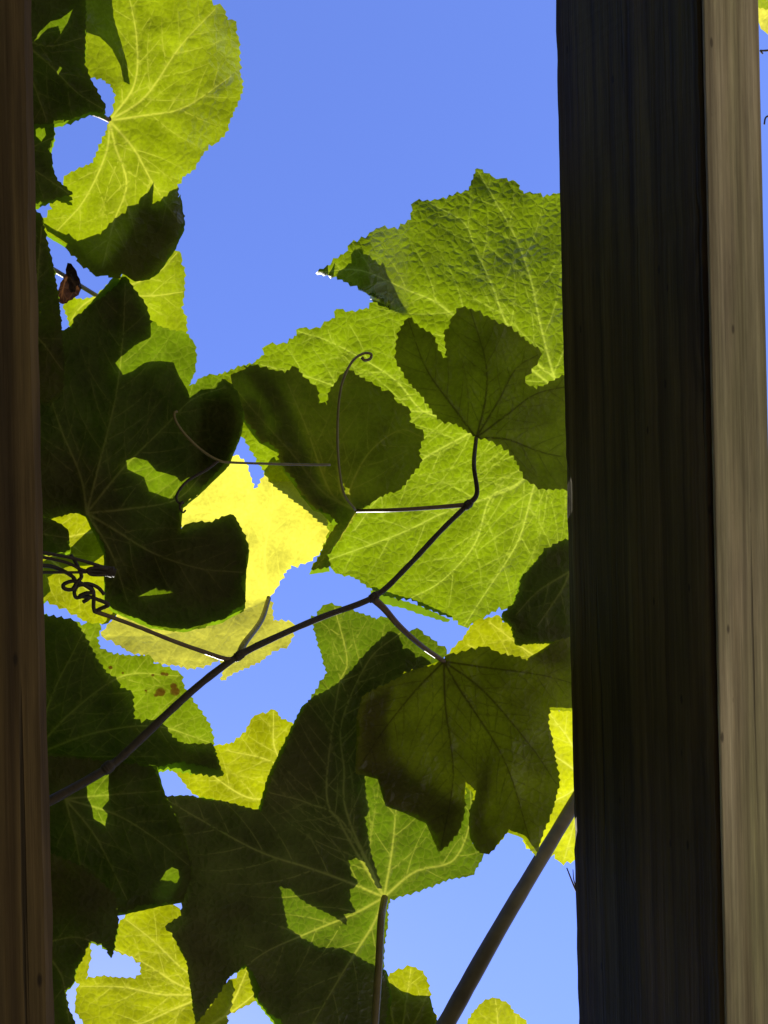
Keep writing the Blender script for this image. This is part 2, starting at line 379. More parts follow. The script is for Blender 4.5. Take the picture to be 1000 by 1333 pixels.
def secondaries(prim, poly, rng, every=30.0, ang=48, minl=14):
    out = []
    for pts in prim:
        d = np.r_[0, np.cumsum(np.linalg.norm(np.diff(pts, axis=0), axis=1))]
        side = rng.choice((-1, 1)); s = every * rng.uniform(.7, 1.1)
        while s < d[-1] - 14:
            p = np.array([np.interp(s, d, pts[:, 0]), np.interp(s, d, pts[:, 1])])
            q = np.array([np.interp(s + 4, d, pts[:, 0]), np.interp(s + 4, d, pts[:, 1])])
            t = (q - p) / (np.linalg.norm(q - p) + 1e-9)
            a = R(ang + rng.uniform(-7, 7)) * side
            dirv = np.array([t[0] * math.cos(a) - t[1] * math.sin(a), t[0] * math.sin(a) + t[1] * math.cos(a)])
            L_ = rng.uniform(.55, .8) * (d[-1] - s) * .75 + 18
            path = [p]; cur = p.copy()
            for k in range(int(L_ / 6)):
                bend = -side * R(1.6)
                dirv = np.array([dirv[0] * math.cos(bend) - dirv[1] * math.sin(bend), dirv[0] * math.sin(bend) + dirv[1] * math.cos(bend)])
                cur = cur + dirv * 6; path.append(cur.copy())
            path = np.array(path)
            ok = inpoly(path[:, 0], path[:, 1], poly)
            n = len(path) if ok.all() else int(np.argmin(ok))
            if n * 6 > minl: out.append(path[:n])
            side = -side; s += every * .5 * rng.uniform(.8, 1.25)
    return out
def segdist(P, pts):
    """distance of points P to a polyline, and the fraction along it"""
    best = np.full(len(P), 1e9); fr = np.zeros(len(P)); n = len(pts) - 1
    for i in range(n):
        a, b = pts[i], pts[i + 1]; ab = b - a
        u = np.clip(((P - a) @ ab) / (ab @ ab + 1e-9), 0, 1)
        dd = np.linalg.norm(P - a - u[:, None] * ab, axis=1)
        k = dd < best; best[k] = dd[k]; fr[k] = (i + u[k]) / n
    return best, fr

class Surf:
    """height field of one leaf: metres above the lens as a function of the pixel"""
    def __init__(s, h, bend=None, wav=.004, cup=0.0, c=(0, 0), seed=0, slope=(0, 0)):
        s.h, s.bend, s.wav, s.cup, s.c, s.seed, s.slope = h, bend, wav, cup, c, seed, slope
    def H(s, P):
        x, y = P[:, 0], P[:, 1]
        z = np.full(len(P), s.h)
        z += s.slope[0] * (x - s.c[0]) * .00052 + s.slope[1] * (y - s.c[1]) * .00052
        if s.bend is not None: z += s.bend(x, y)
        r = np.hypot(x - s.c[0], y - s.c[1]) / 200.0
        z += s.cup * r * r
        if s.wav:
            z += np.array([noise.noise((a * .013, b * .013, s.seed * 3.7)) * s.wav + noise.noise((a * .035, b * .035, s.seed * 3.7 + 9)) * s.wav * .35 for a, b in zip(x, y)])
        return z

LEAVES = {}
def leaf(vine, outline, surf, mat, junction, prim=(), teeth=3.2, seed=1, sec=True, step=7.0, shift=0.0,
         holes=(), crease=.0016, vw=2.3, label=None, every=34.0, spots=()):
    rng = random.Random(seed)
    poly = serrate(outline, teeth * 1.4, rng)
    poly = np.array(poly)
    hol = [np.array(serrate(h, 0, rng)) for h in holes]
    prims = [catmull2([junction] + list(p) if np.hypot(p[0][0] - junction[0], p[0][1] - junction[1]) > 3 else p) for p in prim]
    pr = []
    for p in prims:
        ok = inpoly(p[:, 0], p[:, 1], poly); ok[:3] = True
        n = len(p) if ok.all() else int(np.argmin(ok))
        if n >= 3: pr.append(p[:n])
    prims = pr
    secs = secondaries(prims, poly, rng, every) if sec else []
    # sample points: outline, vein rows, jittered grid
    pts = [tuple(p) for p in poly]; edges = [(i, (i + 1) % len(poly)) for i in range(len(poly))]
    for h in hol:
        b = len(pts); pts += [tuple(p) for p in h]; edges += [(b + i, b + (i + 1) % len(h)) for i in range(len(h))]
    inner = []
    def rows(path, w0, w1):
        t = np.gradient(path, axis=0); t /= np.linalg.norm(t, axis=1)[:, None] + 1e-9
        nr = np.c_[-t[:, 1], t[:, 0]]
        ww = np.linspace(w0, w1, len(path))[:, None]
        for k in (-1, 0, 1): inner.append(path + nr * ww * k)
    for p in prims: rows(p, vw, vw * .45)
    for sx, sy, sr in spots:
        for q in (0, .5, .95, 1.25):
            inner.append(np.array([(sx + sr * q * math.cos(a) * 1.2, sy + sr * q * math.sin(a)) for a in np.arange(0, 6.28, .6)]) + np.array([[rng.uniform(-.4, .4), rng.uniform(-.4, .4)] for _ in range(11)]))
    for p in secs: rows(p, vw * .55, vw * .35)
    x0, y0 = poly.min(0); x1, y1 = poly.max(0)
    gx, gy = np.meshgrid(np.arange(x0, x1, step), np.arange(y0, y1, step * .87))
    gx = gx + (np.arange(gx.shape[0]) % 2)[:, None] * step * .5
    gp = np.c_[gx.ravel(), gy.ravel()]
    gp += np.array([[rng.uniform(-1, 1), rng.uniform(-1, 1)] for _ in range(len(gp))]) * step * .18
    allv = np.vstack(inner) if inner else np.zeros((0, 2))
    if len(allv):
        key = set((int(a // 4), int(b // 4)) for a, b in allv)
        gp = np.array([p for p in gp if (int(p[0] // 4), int(p[1] // 4)) not in key] or [[x0, y0]])
    inn = np.vstack([allv, gp]); inn = inn[inpoly(inn[:, 0], inn[:, 1], poly)]
    pts += [tuple(p) for p in inn]
    res = delaunay_2d_cdt([Vector(p) for p in pts], edges, [], 0, 1e-3)
    V2 = np.array([(v[0], v[1]) for v in res[0]]); F = np.array([f for f in res[2] if len(f) == 3])
    cen = V2[F].mean(1)
    keep = inpoly(cen[:, 0], cen[:, 1], poly)
    for h in hol: keep &= ~inpoly(cen[:, 0], cen[:, 1], h)
    F = F[keep]
    used = np.unique(F); mp = -np.ones(len(V2), int); mp[used] = np.arange(len(used)); V2 = V2[used]; F = mp[F]
    vein = np.zeros(len(V2)); cre = np.zeros(len(V2))
    for p in prims:
        d, f = segdist(V2, p); ww = vw * (1 - .55 * f)
        vein = np.maximum(vein, np.clip(1.15 - d / ww, 0, 1) * (1 - .35 * f)); cre = np.maximum(cre, np.exp(-(d / 9.0)) * (1 - .5 * f))
    for p in secs:
        d, f = segdist(V2, p); ww = vw * (.55 - .2 * f)
        vein = np.maximum(vein, np.clip(1.1 - d / ww, 0, 1) * .55 * (1 - .6 * f)); cre = np.maximum(cre, .5 * np.exp(-(d / 6.0)) * (1 - .5 * f))
    spot = np.zeros(len(V2))
    for sx, sy, sr in spots: spot = np.maximum(spot, np.clip((1.2 - np.hypot((V2[:, 0] - sx) / 1.2, V2[:, 1] - sy) / sr) * 4, 0, 1))
    H = surf.H(V2) - crease * cre
    P = at(V2[:, 0], V2[:, 1], H) + SUN[None] * shift
    # face upwards
    n = np.cross(P[F[:, 1]] - P[F[:, 0]], P[F[:, 2]] - P[F[:, 0]])[:, 2]
    F[n < 0] = F[n < 0][:, ::-1]
    J = at(np.array([junction[0]]), np.array([junction[1]]), surf.H(np.array([junction], float)))[0] + SUN * shift
    co = np.c_[V2 * 1.0 + seed * 311.0, np.zeros(len(V2))]
    ob = link('leaf', P, F, mat, vine, origin=J, attrs={'vein': ('FLOAT', vein), 'leafco': ('FLOAT_VECTOR', co), 'spot': ('FLOAT', spot)})
    if label: ob['label'] = label
    ob_J = J
    return ob, ob_J, surf
def shade(vine, surf, polys, mat=None, layers=((.004, .45), (.008, .9)), seed=100, holes=(), teeth=1.6):  # adds caster blades, outlined from the wanted shadows, as leaf objects
    """casters added between this blade and the sun, cut to the shadow wanted on it"""
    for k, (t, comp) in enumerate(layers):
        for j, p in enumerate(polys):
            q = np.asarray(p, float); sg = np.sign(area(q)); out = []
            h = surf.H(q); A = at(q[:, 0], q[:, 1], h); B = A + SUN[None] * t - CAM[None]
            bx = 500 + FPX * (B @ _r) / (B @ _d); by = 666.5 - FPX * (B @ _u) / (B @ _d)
            sh = np.c_[bx, by] - q                       # where the added caster would show, relative to its shadow
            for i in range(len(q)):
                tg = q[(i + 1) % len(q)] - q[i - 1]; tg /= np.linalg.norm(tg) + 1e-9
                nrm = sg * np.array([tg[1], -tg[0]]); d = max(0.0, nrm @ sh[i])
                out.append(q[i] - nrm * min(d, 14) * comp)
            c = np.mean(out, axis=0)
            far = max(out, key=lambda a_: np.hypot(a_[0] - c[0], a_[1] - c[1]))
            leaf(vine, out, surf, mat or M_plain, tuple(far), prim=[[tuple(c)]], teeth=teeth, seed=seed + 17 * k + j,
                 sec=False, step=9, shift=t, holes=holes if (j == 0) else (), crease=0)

# ------------------------------------------------------------------ the vines
V_thin = empty('grape_vine', at1(70, 1040, .578), 'grape vine on a thin dark diagonal shoot with broad backlit leaves and curled tendrils', 'vine', 'grape vines on the pergola')
V_cane = empty('grape_vine', at1(760, 1020, .66), 'grape vine with a thick straight olive cane rising to the broad rafter', 'vine', 'grape vines on the pergola')
V_left = empty('grape_vine', at1(35, 335, .60), 'grape vine beside the narrow rafter with a big folded lime leaf against open sky', 'vine', 'grape vines on the pergola')
V_right = empty('grape_vine', at1(1010, 20, .62), 'scrap of yellow grape leaf and dark tendrils past the pale rafter underside', 'vine', 'grape vines on the pergola')

sm = lambda a, b, v: np.clip((v - a) / (b - a), 0, 1) ** 2 * (3 - 2 * np.clip((v - a) / (b - a), 0, 1))
def line(x, y, x0, y0, x1, y1):
    """signed pixel distance from the line (x0,y0)-(x1,y1)"""
    L = math.hypot(x1 - x0, y1 - y0)
    return ((x - x0) * (y1 - y0) - (y - y0) * (x1 - x0)) / L

# ---- thin shoot: nodes
HS = .580
tube('shoot', [at1(30, 1062, .572), at1(70, 1040, .572), at1(140, 1000, .574), at1(180, 965, .576), at1(222, 925, .578), at1(265, 887, .58), at1(312, 853, .58), at1(360, 829, .58), at1(420, 803, .58), at1(487, 777, .58), at1(530, 738, .582), at1(575, 690, .584), at1(608, 658, .585)],
     [.0028, .0026, .0024, .0022, .0020, .0018, .0017], M_shoot, V_thin, 10, .12)
for x, y, h, r in ((312, 853, .58, .0034), (487, 777, .58, .0034), (609, 657, .585, .0034), (141, 999, .574, .0040)):
    c = at1(x, y, h); d = at1(x + 6, y - 5, h) - at1(x - 6, y + 5, h); d /= np.linalg.norm(d)
    tube('node', [c - d * .0045, c - d * .002, c + d * .001, c + d * .0045], [r * .5, r * .95, r, r * .45], M_shoot, V_thin, 9, .25)

# big leaf behind
def bL1(x, y):
    d = line(x, y, 470, 400, 740, 500)     # >0 : above the fold
    up = np.clip(d - 10, 0, None)
    tip = np.clip(490 - x, 0, None) * sm(420, 380, y)
    return -.00020 * up - .00028 * np.clip(up - 60, 0, None) * .6 - .032 * (1 - sm(0, 11, y - (351 + (x - 411) * .42))) * sm(540, 470, x) + .00008 * np.clip(-d, 0, None)
sL1 = Surf(.668, bL1, .004, 0, (735, 520), 11)
L1_out = [(282, 489), (296, 485), (314, 477), (328, 474), (332, 471), (344, 462), (346, 450), (360, 449), (374, 447), (386, 437), (390, 427), (403, 429), (417, 427), (428, 418), (436, 414), (438, 402), (450, 406), (463, 406), (472, 403), (480, 402), (486, 393),
          (482, 386), (476, 381), (465, 372), (453, 368), (438, 360), (411, 356), (421, 350), (430, 345), (440, 336), (447, 331), (453, 326), (455, 318), (465, 315), (476, 310), (486, 301), (493, 297), (505, 298), (518, 299), (527, 292), (535, 286), (537, 274), (539, 263), (550, 262), (560, 262), (570, 260), (581, 259), (589, 255), (600, 252), (610, 248), (616, 233), (621, 219), (630, 225), (640, 229), (646, 233), (652, 232), (662, 236), (671, 236), (676, 246), (682, 252), (694, 252), (707, 257), (716, 255), (724, 252),
          (760, 262), (800, 300), (830, 400), (825, 520), (790, 620), (745, 700), (747, 780), (700, 800), (650, 790), (625, 806), (604, 816), (596, 808), (589, 804), (570, 797), (552, 790), (543, 783), (535, 779), (515, 778), (497, 774), (484, 766), (476, 761), (468, 755), (455, 749), (445, 748), (434, 743), (428, 728), (424, 716), (400, 690), (360, 640), (330, 590), (300, 540)]
leaf(V_thin, L1_out, sL1, M_green, (738, 520), [
    [(722, 492), (703, 420), (690, 360), (669, 305), (645, 262), (623, 224)], [(722, 492), (700, 474), (661, 424), (640, 370), (619, 325), (604, 290), (560, 265)],
    [(690, 480), (600, 418), (565, 392), (531, 378), (470, 352), (420, 354)], [(690, 525), (620, 560), (552, 597), (500, 640), (462, 690)],
    [(705, 560), (650, 545), (600, 545), (552, 536), (520, 500), (489, 477), (430, 445), (390, 432)], [(686, 619), (640, 646), (579, 667), (520, 695), (430, 728)],
    [(715, 585), (696, 631), (680, 690), (665, 722), (630, 775), (605, 814)], [(686, 619), (640, 646), (622, 700), (602, 730), (570, 760), (536, 778)], [(552, 536), (470, 515), (400, 490), (340, 475)]],
    teeth=2.2, seed=11, every=46, vw=2.5, label='largest leaf, green and quilted, with a pointed drooping tip')
# shadow along its lower rim
shade(V_cane, sL1, [[(484, 764), (520, 776), (552, 786), (565, 792), (575, 797), (589, 803), (586, 806), (552, 796), (530, 788), (495, 780)]], seed=130, layers=((.005, 0),), teeth=1.0)

sA = Surf(.632, None, .005, .004, (463, 665), 12)
A_out = [(328, 476), (350, 481), (371, 486), (384, 477), (394, 490), (404, 499), (413, 507), (415, 525), (426, 528), (430, 509), (438, 497), (447, 486), (451, 481), (463, 488), (476, 496), (487, 501), (497, 509), (510, 511), (513, 519), (518, 525), (533, 532), (533, 549), (541, 557), (552, 565), (548, 575), (545, 586), (547, 603), (541, 610), (530, 625), (520, 638), (508, 640), (495, 646), (476, 657), (464, 666), (455, 682), (447, 694), (440, 705), (426, 722), (430, 737), (405, 741), (417, 724), (428, 699), (440, 682), (430, 669), (419, 661), (409, 660), (392, 640), (384, 623), (371, 610), (365, 600), (363, 585), (350, 575), (338, 572), (334, 560), (320, 548), (308, 530), (300, 508), (298, 492), (314, 481)]
oA, jA, _ = leaf(V_thin, A_out, sA, M_umber, (463, 665), [[(444, 640), (440, 580), (441, 520), (448, 490)], [(420, 640), (380, 590), (335, 540), (310, 510)], [(455, 640), (480, 590), (520, 560), (548, 568)], [(450, 690), (412, 738)], [(430, 640), (400, 560), (375, 500)]], teeth=2.2, seed=12, label='shaded leaf hanging in front of the largest leaf, left of the other')
sB = Surf(.630, None, .005, .003, (620, 570), 13, (-.05, 0))
B_out = [(531, 414), (526, 422), (522, 429), (516, 448), (516, 469), (531, 494), (541, 506), (552, 517), (562, 532), (573, 546), (584, 549), (594, 551), (606, 559), (619, 568), (631, 570), (652, 578), (662, 585), (669, 593), (676, 606), (686, 625), (707, 636), (732, 636), (780, 640), (806, 580), (780, 505), (740, 490), (728, 492), (713, 500), (699, 507), (690, 503), (684, 498), (684, 490), (692, 480), (701, 469), (703, 456), (690, 448), (678, 439), (661, 425), (650, 422), (640, 416), (630, 412), (619, 406), (602, 400), (594, 407), (589, 412), (585, 427), (579, 429), (580, 446), (583, 465), (577, 466), (570, 456), (564, 437), (547, 427)]
shade(V_left, sA, [[(300, 488), (330, 476), (352, 482), (374, 515), (390, 565), (410, 615), (434, 666), (409, 662), (392, 641), (371, 611), (363, 586), (338, 573), (320, 549), (306, 528)]], seed=125, layers=((.004, .3),), teeth=0)
shade(V_cane, sA, [[(392, 640), (430, 640), (470, 650), (500, 640), (476, 657), (464, 667), (440, 706), (428, 724), (432, 740), (403, 744), (416, 722), (427, 699), (438, 682), (418, 663)]], seed=121, layers=((.005, .3),), teeth=0)
oB, jB, _ = leaf(V_thin, B_out, sB, M_olive, (620, 570), [[(632, 520), (632, 470), (612, 402)], [(590, 530), (555, 480), (532, 418)], [(660, 540), (700, 512), (760, 500)], [(650, 520), (672, 480), (700, 462)], [(660, 572), (710, 590), (770, 600)]], teeth=2.4, seed=13, every=22, label='three-lobed shaded leaf on an upright stalk in front of the largest leaf')
tube('petiole', [at1(609, 657, .585), at1(560, 661, .589), at1(510, 664, .596), jA], [.0017, .0014, .0013], M_petiole, oA, 8)
tube('petiole', [at1(609, 657, .585), at1(621, 642, .585), at1(617, 605, .590), jB], [.0020, .0016, .0015], M_shoot, oB, 8)

# dark piece at the lower right of the big leaf
sK = Surf(.628, None, .004, 0, (760, 740), 14)
K_out = [(732, 704), (718, 712), (707, 720), (700, 730), (694, 736), (680, 751), (677, 760), (675, 770), (669, 787), (654, 799), (667, 812), (673, 838), (699, 835), (745, 834), (745, 810), (744, 760), (743, 704)]
leaf(V_cane, K_out, sK, M_dark, (742, 745), [[(740, 745), (700, 770), (672, 800)], [(730, 770), (700, 815)]], teeth=2.2, seed=14)
shade(V_cane, sK, [K_out], seed=140)

# yellow leaf in full sun
def bY(x, y):
    d = line(x, y, 100, 812, 350, 779)
    return -.00016 * np.clip(-d, 0, None) * -1 * 0 + .00017 * np.clip(d, 0, None) + .00030 * np.clip(-d, 0, None)
sY = Surf(.660, bY, .004, 0, (350, 780), 15)
Y_out = [(352, 782), (352, 776), (358, 768), (369, 747), (379, 736), (400, 732), (417, 718), (424, 699), (426, 678), (420, 669), (411, 661), (402, 648), (392, 640), (390, 632), (379, 620), (368, 610), (352, 602), (344, 620), (336, 634), (330, 636), (326, 620), (320, 604), (308, 592), (296, 602), (280, 616), (262, 634), (244, 650), (234, 668), (238, 694), (230, 720), (200, 760), (165, 790), (146, 808), (138, 818), (132, 828), (145, 833), (156, 840), (168, 848), (188, 852), (198, 860), (214, 864), (232, 866), (248, 870), (268, 866), (286, 858), (292, 872), (288, 886), (304, 876), (318, 870), (340, 860), (354, 848), (376, 840), (382, 824), (380, 810), (356, 808), (354, 792)]
oY, jY, _ = leaf(V_thin, Y_out, sY, M_yellow, (350, 779), [[(345, 720), (355, 660), (352, 608)], [(375, 740), (415, 690)], [(320, 730), (280, 670), (240, 672)], [(300, 800), (220, 825), (140, 828)], [(335, 815), (310, 850), (290, 880)], [(360, 800), (378, 818)]], teeth=2.2, seed=15, label='bright yellow leaf in full sun under the thin shoot')
tube('petiole', [at1(312, 853, .58), at1(318, 838, .592), at1(340, 808, .63), jY], [.0024, .0019, .0017], M_petg, oY, 8)

# left dark leaf
def bD1(x, y):
    return -.00022 * np.clip(x - 262, 0, None) * sm(660, 620, y) * 1.4
sD1 = Surf(.602, bD1, .005, .002, (113, 668), 16)
D1_out = [(164, 360), (169, 368), (174, 376), (188, 394), (192, 404), (195, 416), (205, 424), (222, 430), (240, 432), (252, 445), (256, 465), (252, 488), (246, 502), (254, 500), (262, 492), (276, 487), (296, 496), (310, 512), (316, 536), (314, 556), (306, 580), (294, 600), (280, 616), (264, 632), (256, 645), (238, 654), (233, 668), (236, 688), (244, 682), (256, 680), (276, 680), (292, 672), (304, 670), (312, 684), (320, 702), (324, 712), (320, 724), (321, 740), (314, 750), (313, 760), (319, 776), (318, 786), (304, 794), (292, 806), (276, 808), (264, 818), (240, 818), (224, 822), (212, 818), (196, 814), (182, 804), (160, 800), (146, 792), (138, 784), (138, 760), (138, 724), (136, 708), (124, 688), (114, 672), (104, 666), (92, 668), (78, 672), (60, 674), (30, 640), (20, 560), (30, 480), (58, 440), (75, 432), (94, 427), (97, 413), (106, 408), (120, 396), (136, 386), (152, 372), (160, 360)]
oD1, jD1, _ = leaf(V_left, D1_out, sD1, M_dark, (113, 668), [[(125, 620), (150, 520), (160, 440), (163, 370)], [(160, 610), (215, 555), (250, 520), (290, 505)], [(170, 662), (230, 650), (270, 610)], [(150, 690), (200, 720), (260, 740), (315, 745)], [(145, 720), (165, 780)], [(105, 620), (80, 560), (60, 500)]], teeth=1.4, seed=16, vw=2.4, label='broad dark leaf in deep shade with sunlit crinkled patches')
lit1 = [(151, 474), (160, 489), (172, 484), (188, 473), (208, 470), (226, 472), (233, 490), (243, 506), (247, 518), (252, 520), (262, 505), (284, 507), (287, 503), (270, 480), (262, 450), (240, 420), (200, 415), (197, 440), (176, 452)]
lit2 = [(164, 601), (166, 612), (188, 622), (194, 640), (220, 650), (240, 650), (258, 640), (262, 628), (246, 622), (236, 628), (228, 620), (204, 614), (192, 600), (176, 597)]
lit3 = [(180, 777), (204, 765), (226, 767), (229, 772)]
D1_sh = [(150, 352), (175, 372), (196, 412), (197, 440), (176, 452), (151, 474), (160, 489), (172, 484), (188, 473), (208, 470), (226, 472), (233, 490), (243, 506), (247, 519), (262, 508), (285, 507), (292, 494), (312, 508), (320, 536), (316, 560), (300, 602), (262, 640), (240, 656), (236, 690), (304, 668), (326, 712), (322, 742), (321, 788), (292, 808), (240, 821), (196, 816), (146, 794), (135, 780), (135, 716), (110, 668), (92, 662), (60, 676), (20, 640), (10, 560), (25, 470), (90, 420)]
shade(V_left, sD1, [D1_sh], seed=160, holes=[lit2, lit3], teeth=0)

# ---- upper left vine
def bTL(x, y):
    f = np.clip(165 - x, 0, None) * sm(150, 60, y)
    return -.00016 * f + .00022 * np.clip(x - 225, 0, None) * 1.2 - .00012 * np.clip(y - 220, 0, None)
sTL = Surf(.612, bTL, .006, 0, (143, 157), 17)
TL_out = [(276, 0), (278, 7), (290, 9), (296, 26), (302, 25), (308, 32), (307, 42), (311, 52), (312, 92), (316, 116), (310, 132), (300, 154), (294, 172), (282, 186), (272, 188), (262, 204), (250, 222), (238, 230), (231, 240), (232, 256), (239, 285), (232, 300), (229, 318), (218, 332), (208, 350), (196, 360), (176, 364), (160, 354), (150, 362), (140, 356), (124, 358), (116, 348), (106, 346), (102, 334), (90, 328), (86, 318), (74, 310), (60, 302), (52, 292), (61, 283), (68, 272), (62, 259), (86, 254), (92, 250), (82, 238), (88, 227), (108, 218), (121, 212), (128, 196), (137, 176), (142, 160), (144, 150), (148, 144), (151, 124), (144, 110), (132, 102), (114, 99), (107, 82), (110, 40), (100, -10), (120, -60), (180, -80), (260, -60)]
oTL, jTL, _ = leaf(V_left, TL_out, sTL, M_lime, (143, 157), [[(190, 150), (240, 140), (300, 100)], [(175, 195), (200, 240), (234, 290)], [(150, 190), (165, 240), (148, 290), (134, 345)], [(138, 200), (110, 260), (75, 300)], [(175, 110), (178, 50), (165, -20)], [(190, 125), (235, 60), (280, 12)]], teeth=2.0, seed=17, vw=2.4, label='big folded lime leaf against open sky')
tube('petiole', [at1(90, 138, .585), at1(124, 148, .603), jTL], [.0020, .0017, .0015], M_petiole, oTL, 8)
S1 = [(56, 290), (70, 300), (86, 306), (90, 304), (102, 318), (116, 332), (133, 342), (150, 327), (164, 308), (176, 280), (183, 258), (192, 252), (200, 238), (199, 262), (198, 271), (212, 268), (228, 258), (236, 246), (242, 286), (231, 318), (209, 350), (196, 360), (176, 363), (160, 353), (140, 355), (124, 356), (104, 336), (88, 320), (60, 303)]
shade(V_left, sTL, [S1], seed=170, holes=[[(180, 302), (184, 296), (192, 287), (194, 289), (186, 304)], [(175, 318), (184, 308), (186, 312), (178, 318)]], teeth=0)

shade(V_left, sTL, [[(108, -20), (144, -20), (148, 24), (156, 50), (165, 82), (169, 112), (161, 108), (156, 84), (146, 64), (130, 48), (108, 40)]], seed=178, layers=((.006, 0),), teeth=0)
def dl(out, h, j, prim, seed, mat=None, lay=((.004, .45), (.008, .9)), holes=(), wav=.004, sl=(0, 0), teeth=2.2, vine=None, label=None):
    s = Surf(h, None, wav, 0, j, seed, sl)
    r = leaf(vine or V_left, out, s, mat or M_dark, j, prim, teeth=teeth, seed=seed, label=label)
    if lay: shade(vine or V_left, s, [out], seed=seed * 10, layers=lay, holes=holes)
    return r, s
dl([(111, -30), (111, 40), (110, 84), (118, 103), (127, 120), (138, 140), (134, 146), (118, 145), (100, 152), (78, 160), (60, 161), (20, 160), (-10, 90), (0, -20), (40, -60)], .578, (10, 40),
   [[(60, 80), (100, 120), (134, 142)], [(60, 60), (105, 50)], [(40, 100), (60, 155)]], 18, holes=[[(44, 58), (52, 42), (66, 28), (80, 24), (95, 12), (88, 30), (79, 46), (76, 34), (62, 38)], [(74, 96), (78, 88), (81, 90), (76, 100)]], teeth=1.2)
dl([(30, 158), (70, 160), (71, 178), (63, 195), (68, 205), (67, 217), (75, 235), (95, 253), (75, 256), (45, 268), (20, 262), (5, 200)], .588, (15, 205), [[(50, 225), (90, 252)], [(45, 190), (66, 180)]], 19, holes=[[(46, 164), (58, 166), (60, 176), (54, 186), (47, 178)]], teeth=1.5)
dl([(40, 270), (54, 280), (60, 310), (68, 340), (76, 385), (80, 430), (84, 470), (82, 505), (60, 525), (20, 500), (10, 380)], .585, (20, 420), [[(45, 380), (55, 290)], [(50, 440), (80, 480)]], 20, holes=[[(52, 405), (60, 418), (62, 428), (54, 432)]], teeth=1.4)

# leaf above, pale at the top of the shaded one
L2_out = [(125, 386), (135, 376), (148, 365), (158, 360), (166, 350), (184, 352), (200, 350), (208, 346), (214, 338), (220, 334), (228, 326), (236, 330), (236, 344), (240, 352), (240, 380), (236, 400), (243, 416), (242, 440), (228, 462), (180, 470), (130, 450), (112, 424), (100, 420), (92, 428), (88, 412), (82, 398), (92, 388), (108, 390)]
(oL2, jL2, _), s_ = dl(L2_out, .640, (126, 385), [[(160, 385), (200, 385), (238, 380)], [(160, 375), (205, 355), (230, 330)], [(150, 410), (190, 450)], [(105, 400), (92, 418)]], 21, M_lime, None, sl=(.2, -.25), teeth=1.8)
tube('petiole', [at1(20, 322, .60), at1(48, 338, .602), at1(90, 363, .618), jL2], [.0018, .0016, .0015], M_petg, oL2, 8)
dr, _s = dl([(106, 372), (98, 350), (88, 342), (86, 356), (78, 372), (74, 390), (82, 396), (96, 388), (104, 380)], .606, (100, 374), [[(88, 360), (80, 386)]], 22, M_brown, None, wav=.008, teeth=1.0, label='withered brown leaflet on a thin stalk')

# yellowish leaf behind the coiled tendrils
dl([(50, 655), (100, 655), (140, 690), (152, 740), (152, 800), (138, 812), (120, 812), (106, 806), (100, 800), (90, 798), (86, 792), (74, 788), (62, 782), (30, 770), (20, 700)], .652, (30, 700), [[(80, 740), (140, 790)], [(80, 700), (130, 690)]], 23, M_pale, None, teeth=2)
shade(V_left, Surf(.652, None, .004, 0, (30, 700), 23), [[(94, 712), (120, 688), (140, 700), (136, 722), (118, 736), (90, 738), (62, 752), (66, 770), (52, 782), (40, 740)]], seed=231, layers=((.008, 0),), teeth=0)
dl([(30, 668), (66, 676), (82, 684), (90, 694), (88, 706), (92, 718), (60, 720), (20, 716)], .578, (25, 690), [[(60, 696), (88, 700)]], 24, M_dark, ((.004, .45), (.008, .9)), teeth=1)

# ---- lower left: spotted leaf, half in shade
sM = Surf(.630, None, .004, 0, (40, 960), 25, (0, -.1))
M_out = [(30, 800), (62, 803), (74, 804), (96, 808), (106, 814), (120, 812), (132, 815), (126, 830), (130, 844), (148, 852), (172, 854), (196, 854), (200, 864), (212, 868), (224, 872), (234, 876), (237, 886), (240, 896), (252, 914), (264, 930), (274, 946), (278, 964), (278, 980), (286, 1002), (262, 996), (240, 990), (220, 994), (150, 1012), (60, 1020), (20, 900)]
leaf(V_thin, M_out, sM, M_spot, (40, 985), [[(90, 930), (160, 880), (232, 880)], [(120, 955), (200, 945), (272, 966)], [(70, 900), (95, 850), (110, 820)], [(100, 985), (200, 985)]], teeth=2.2, seed=25, spots=[(209, 901, 5), (228, 900, 5), (226, 893, 3.5), (144, 869, 2.2), (212, 877, 2.4), (217, 878, 2), (203, 905, 2), (199, 879, 1.6), (160, 876, 1.3), (190, 899, 1.2)], label='leaf with brown spots on its sunlit upper half')
M_sh = [(20, 790), (74, 800), (96, 808), (106, 822), (116, 840), (124, 856), (138, 876), (152, 886), (156, 896), (172, 902), (174, 936), (184, 942), (196, 938), (212, 943), (224, 960), (240, 972), (258, 975), (280, 974), (292, 1008), (220, 1000), (150, 1020), (60, 1030), (10, 900)]
shade(V_thin, sM, [M_sh], seed=250, holes=[[(77, 1004), (84, 997), (93, 997), (93, 1008), (85, 1018)]], teeth=2)

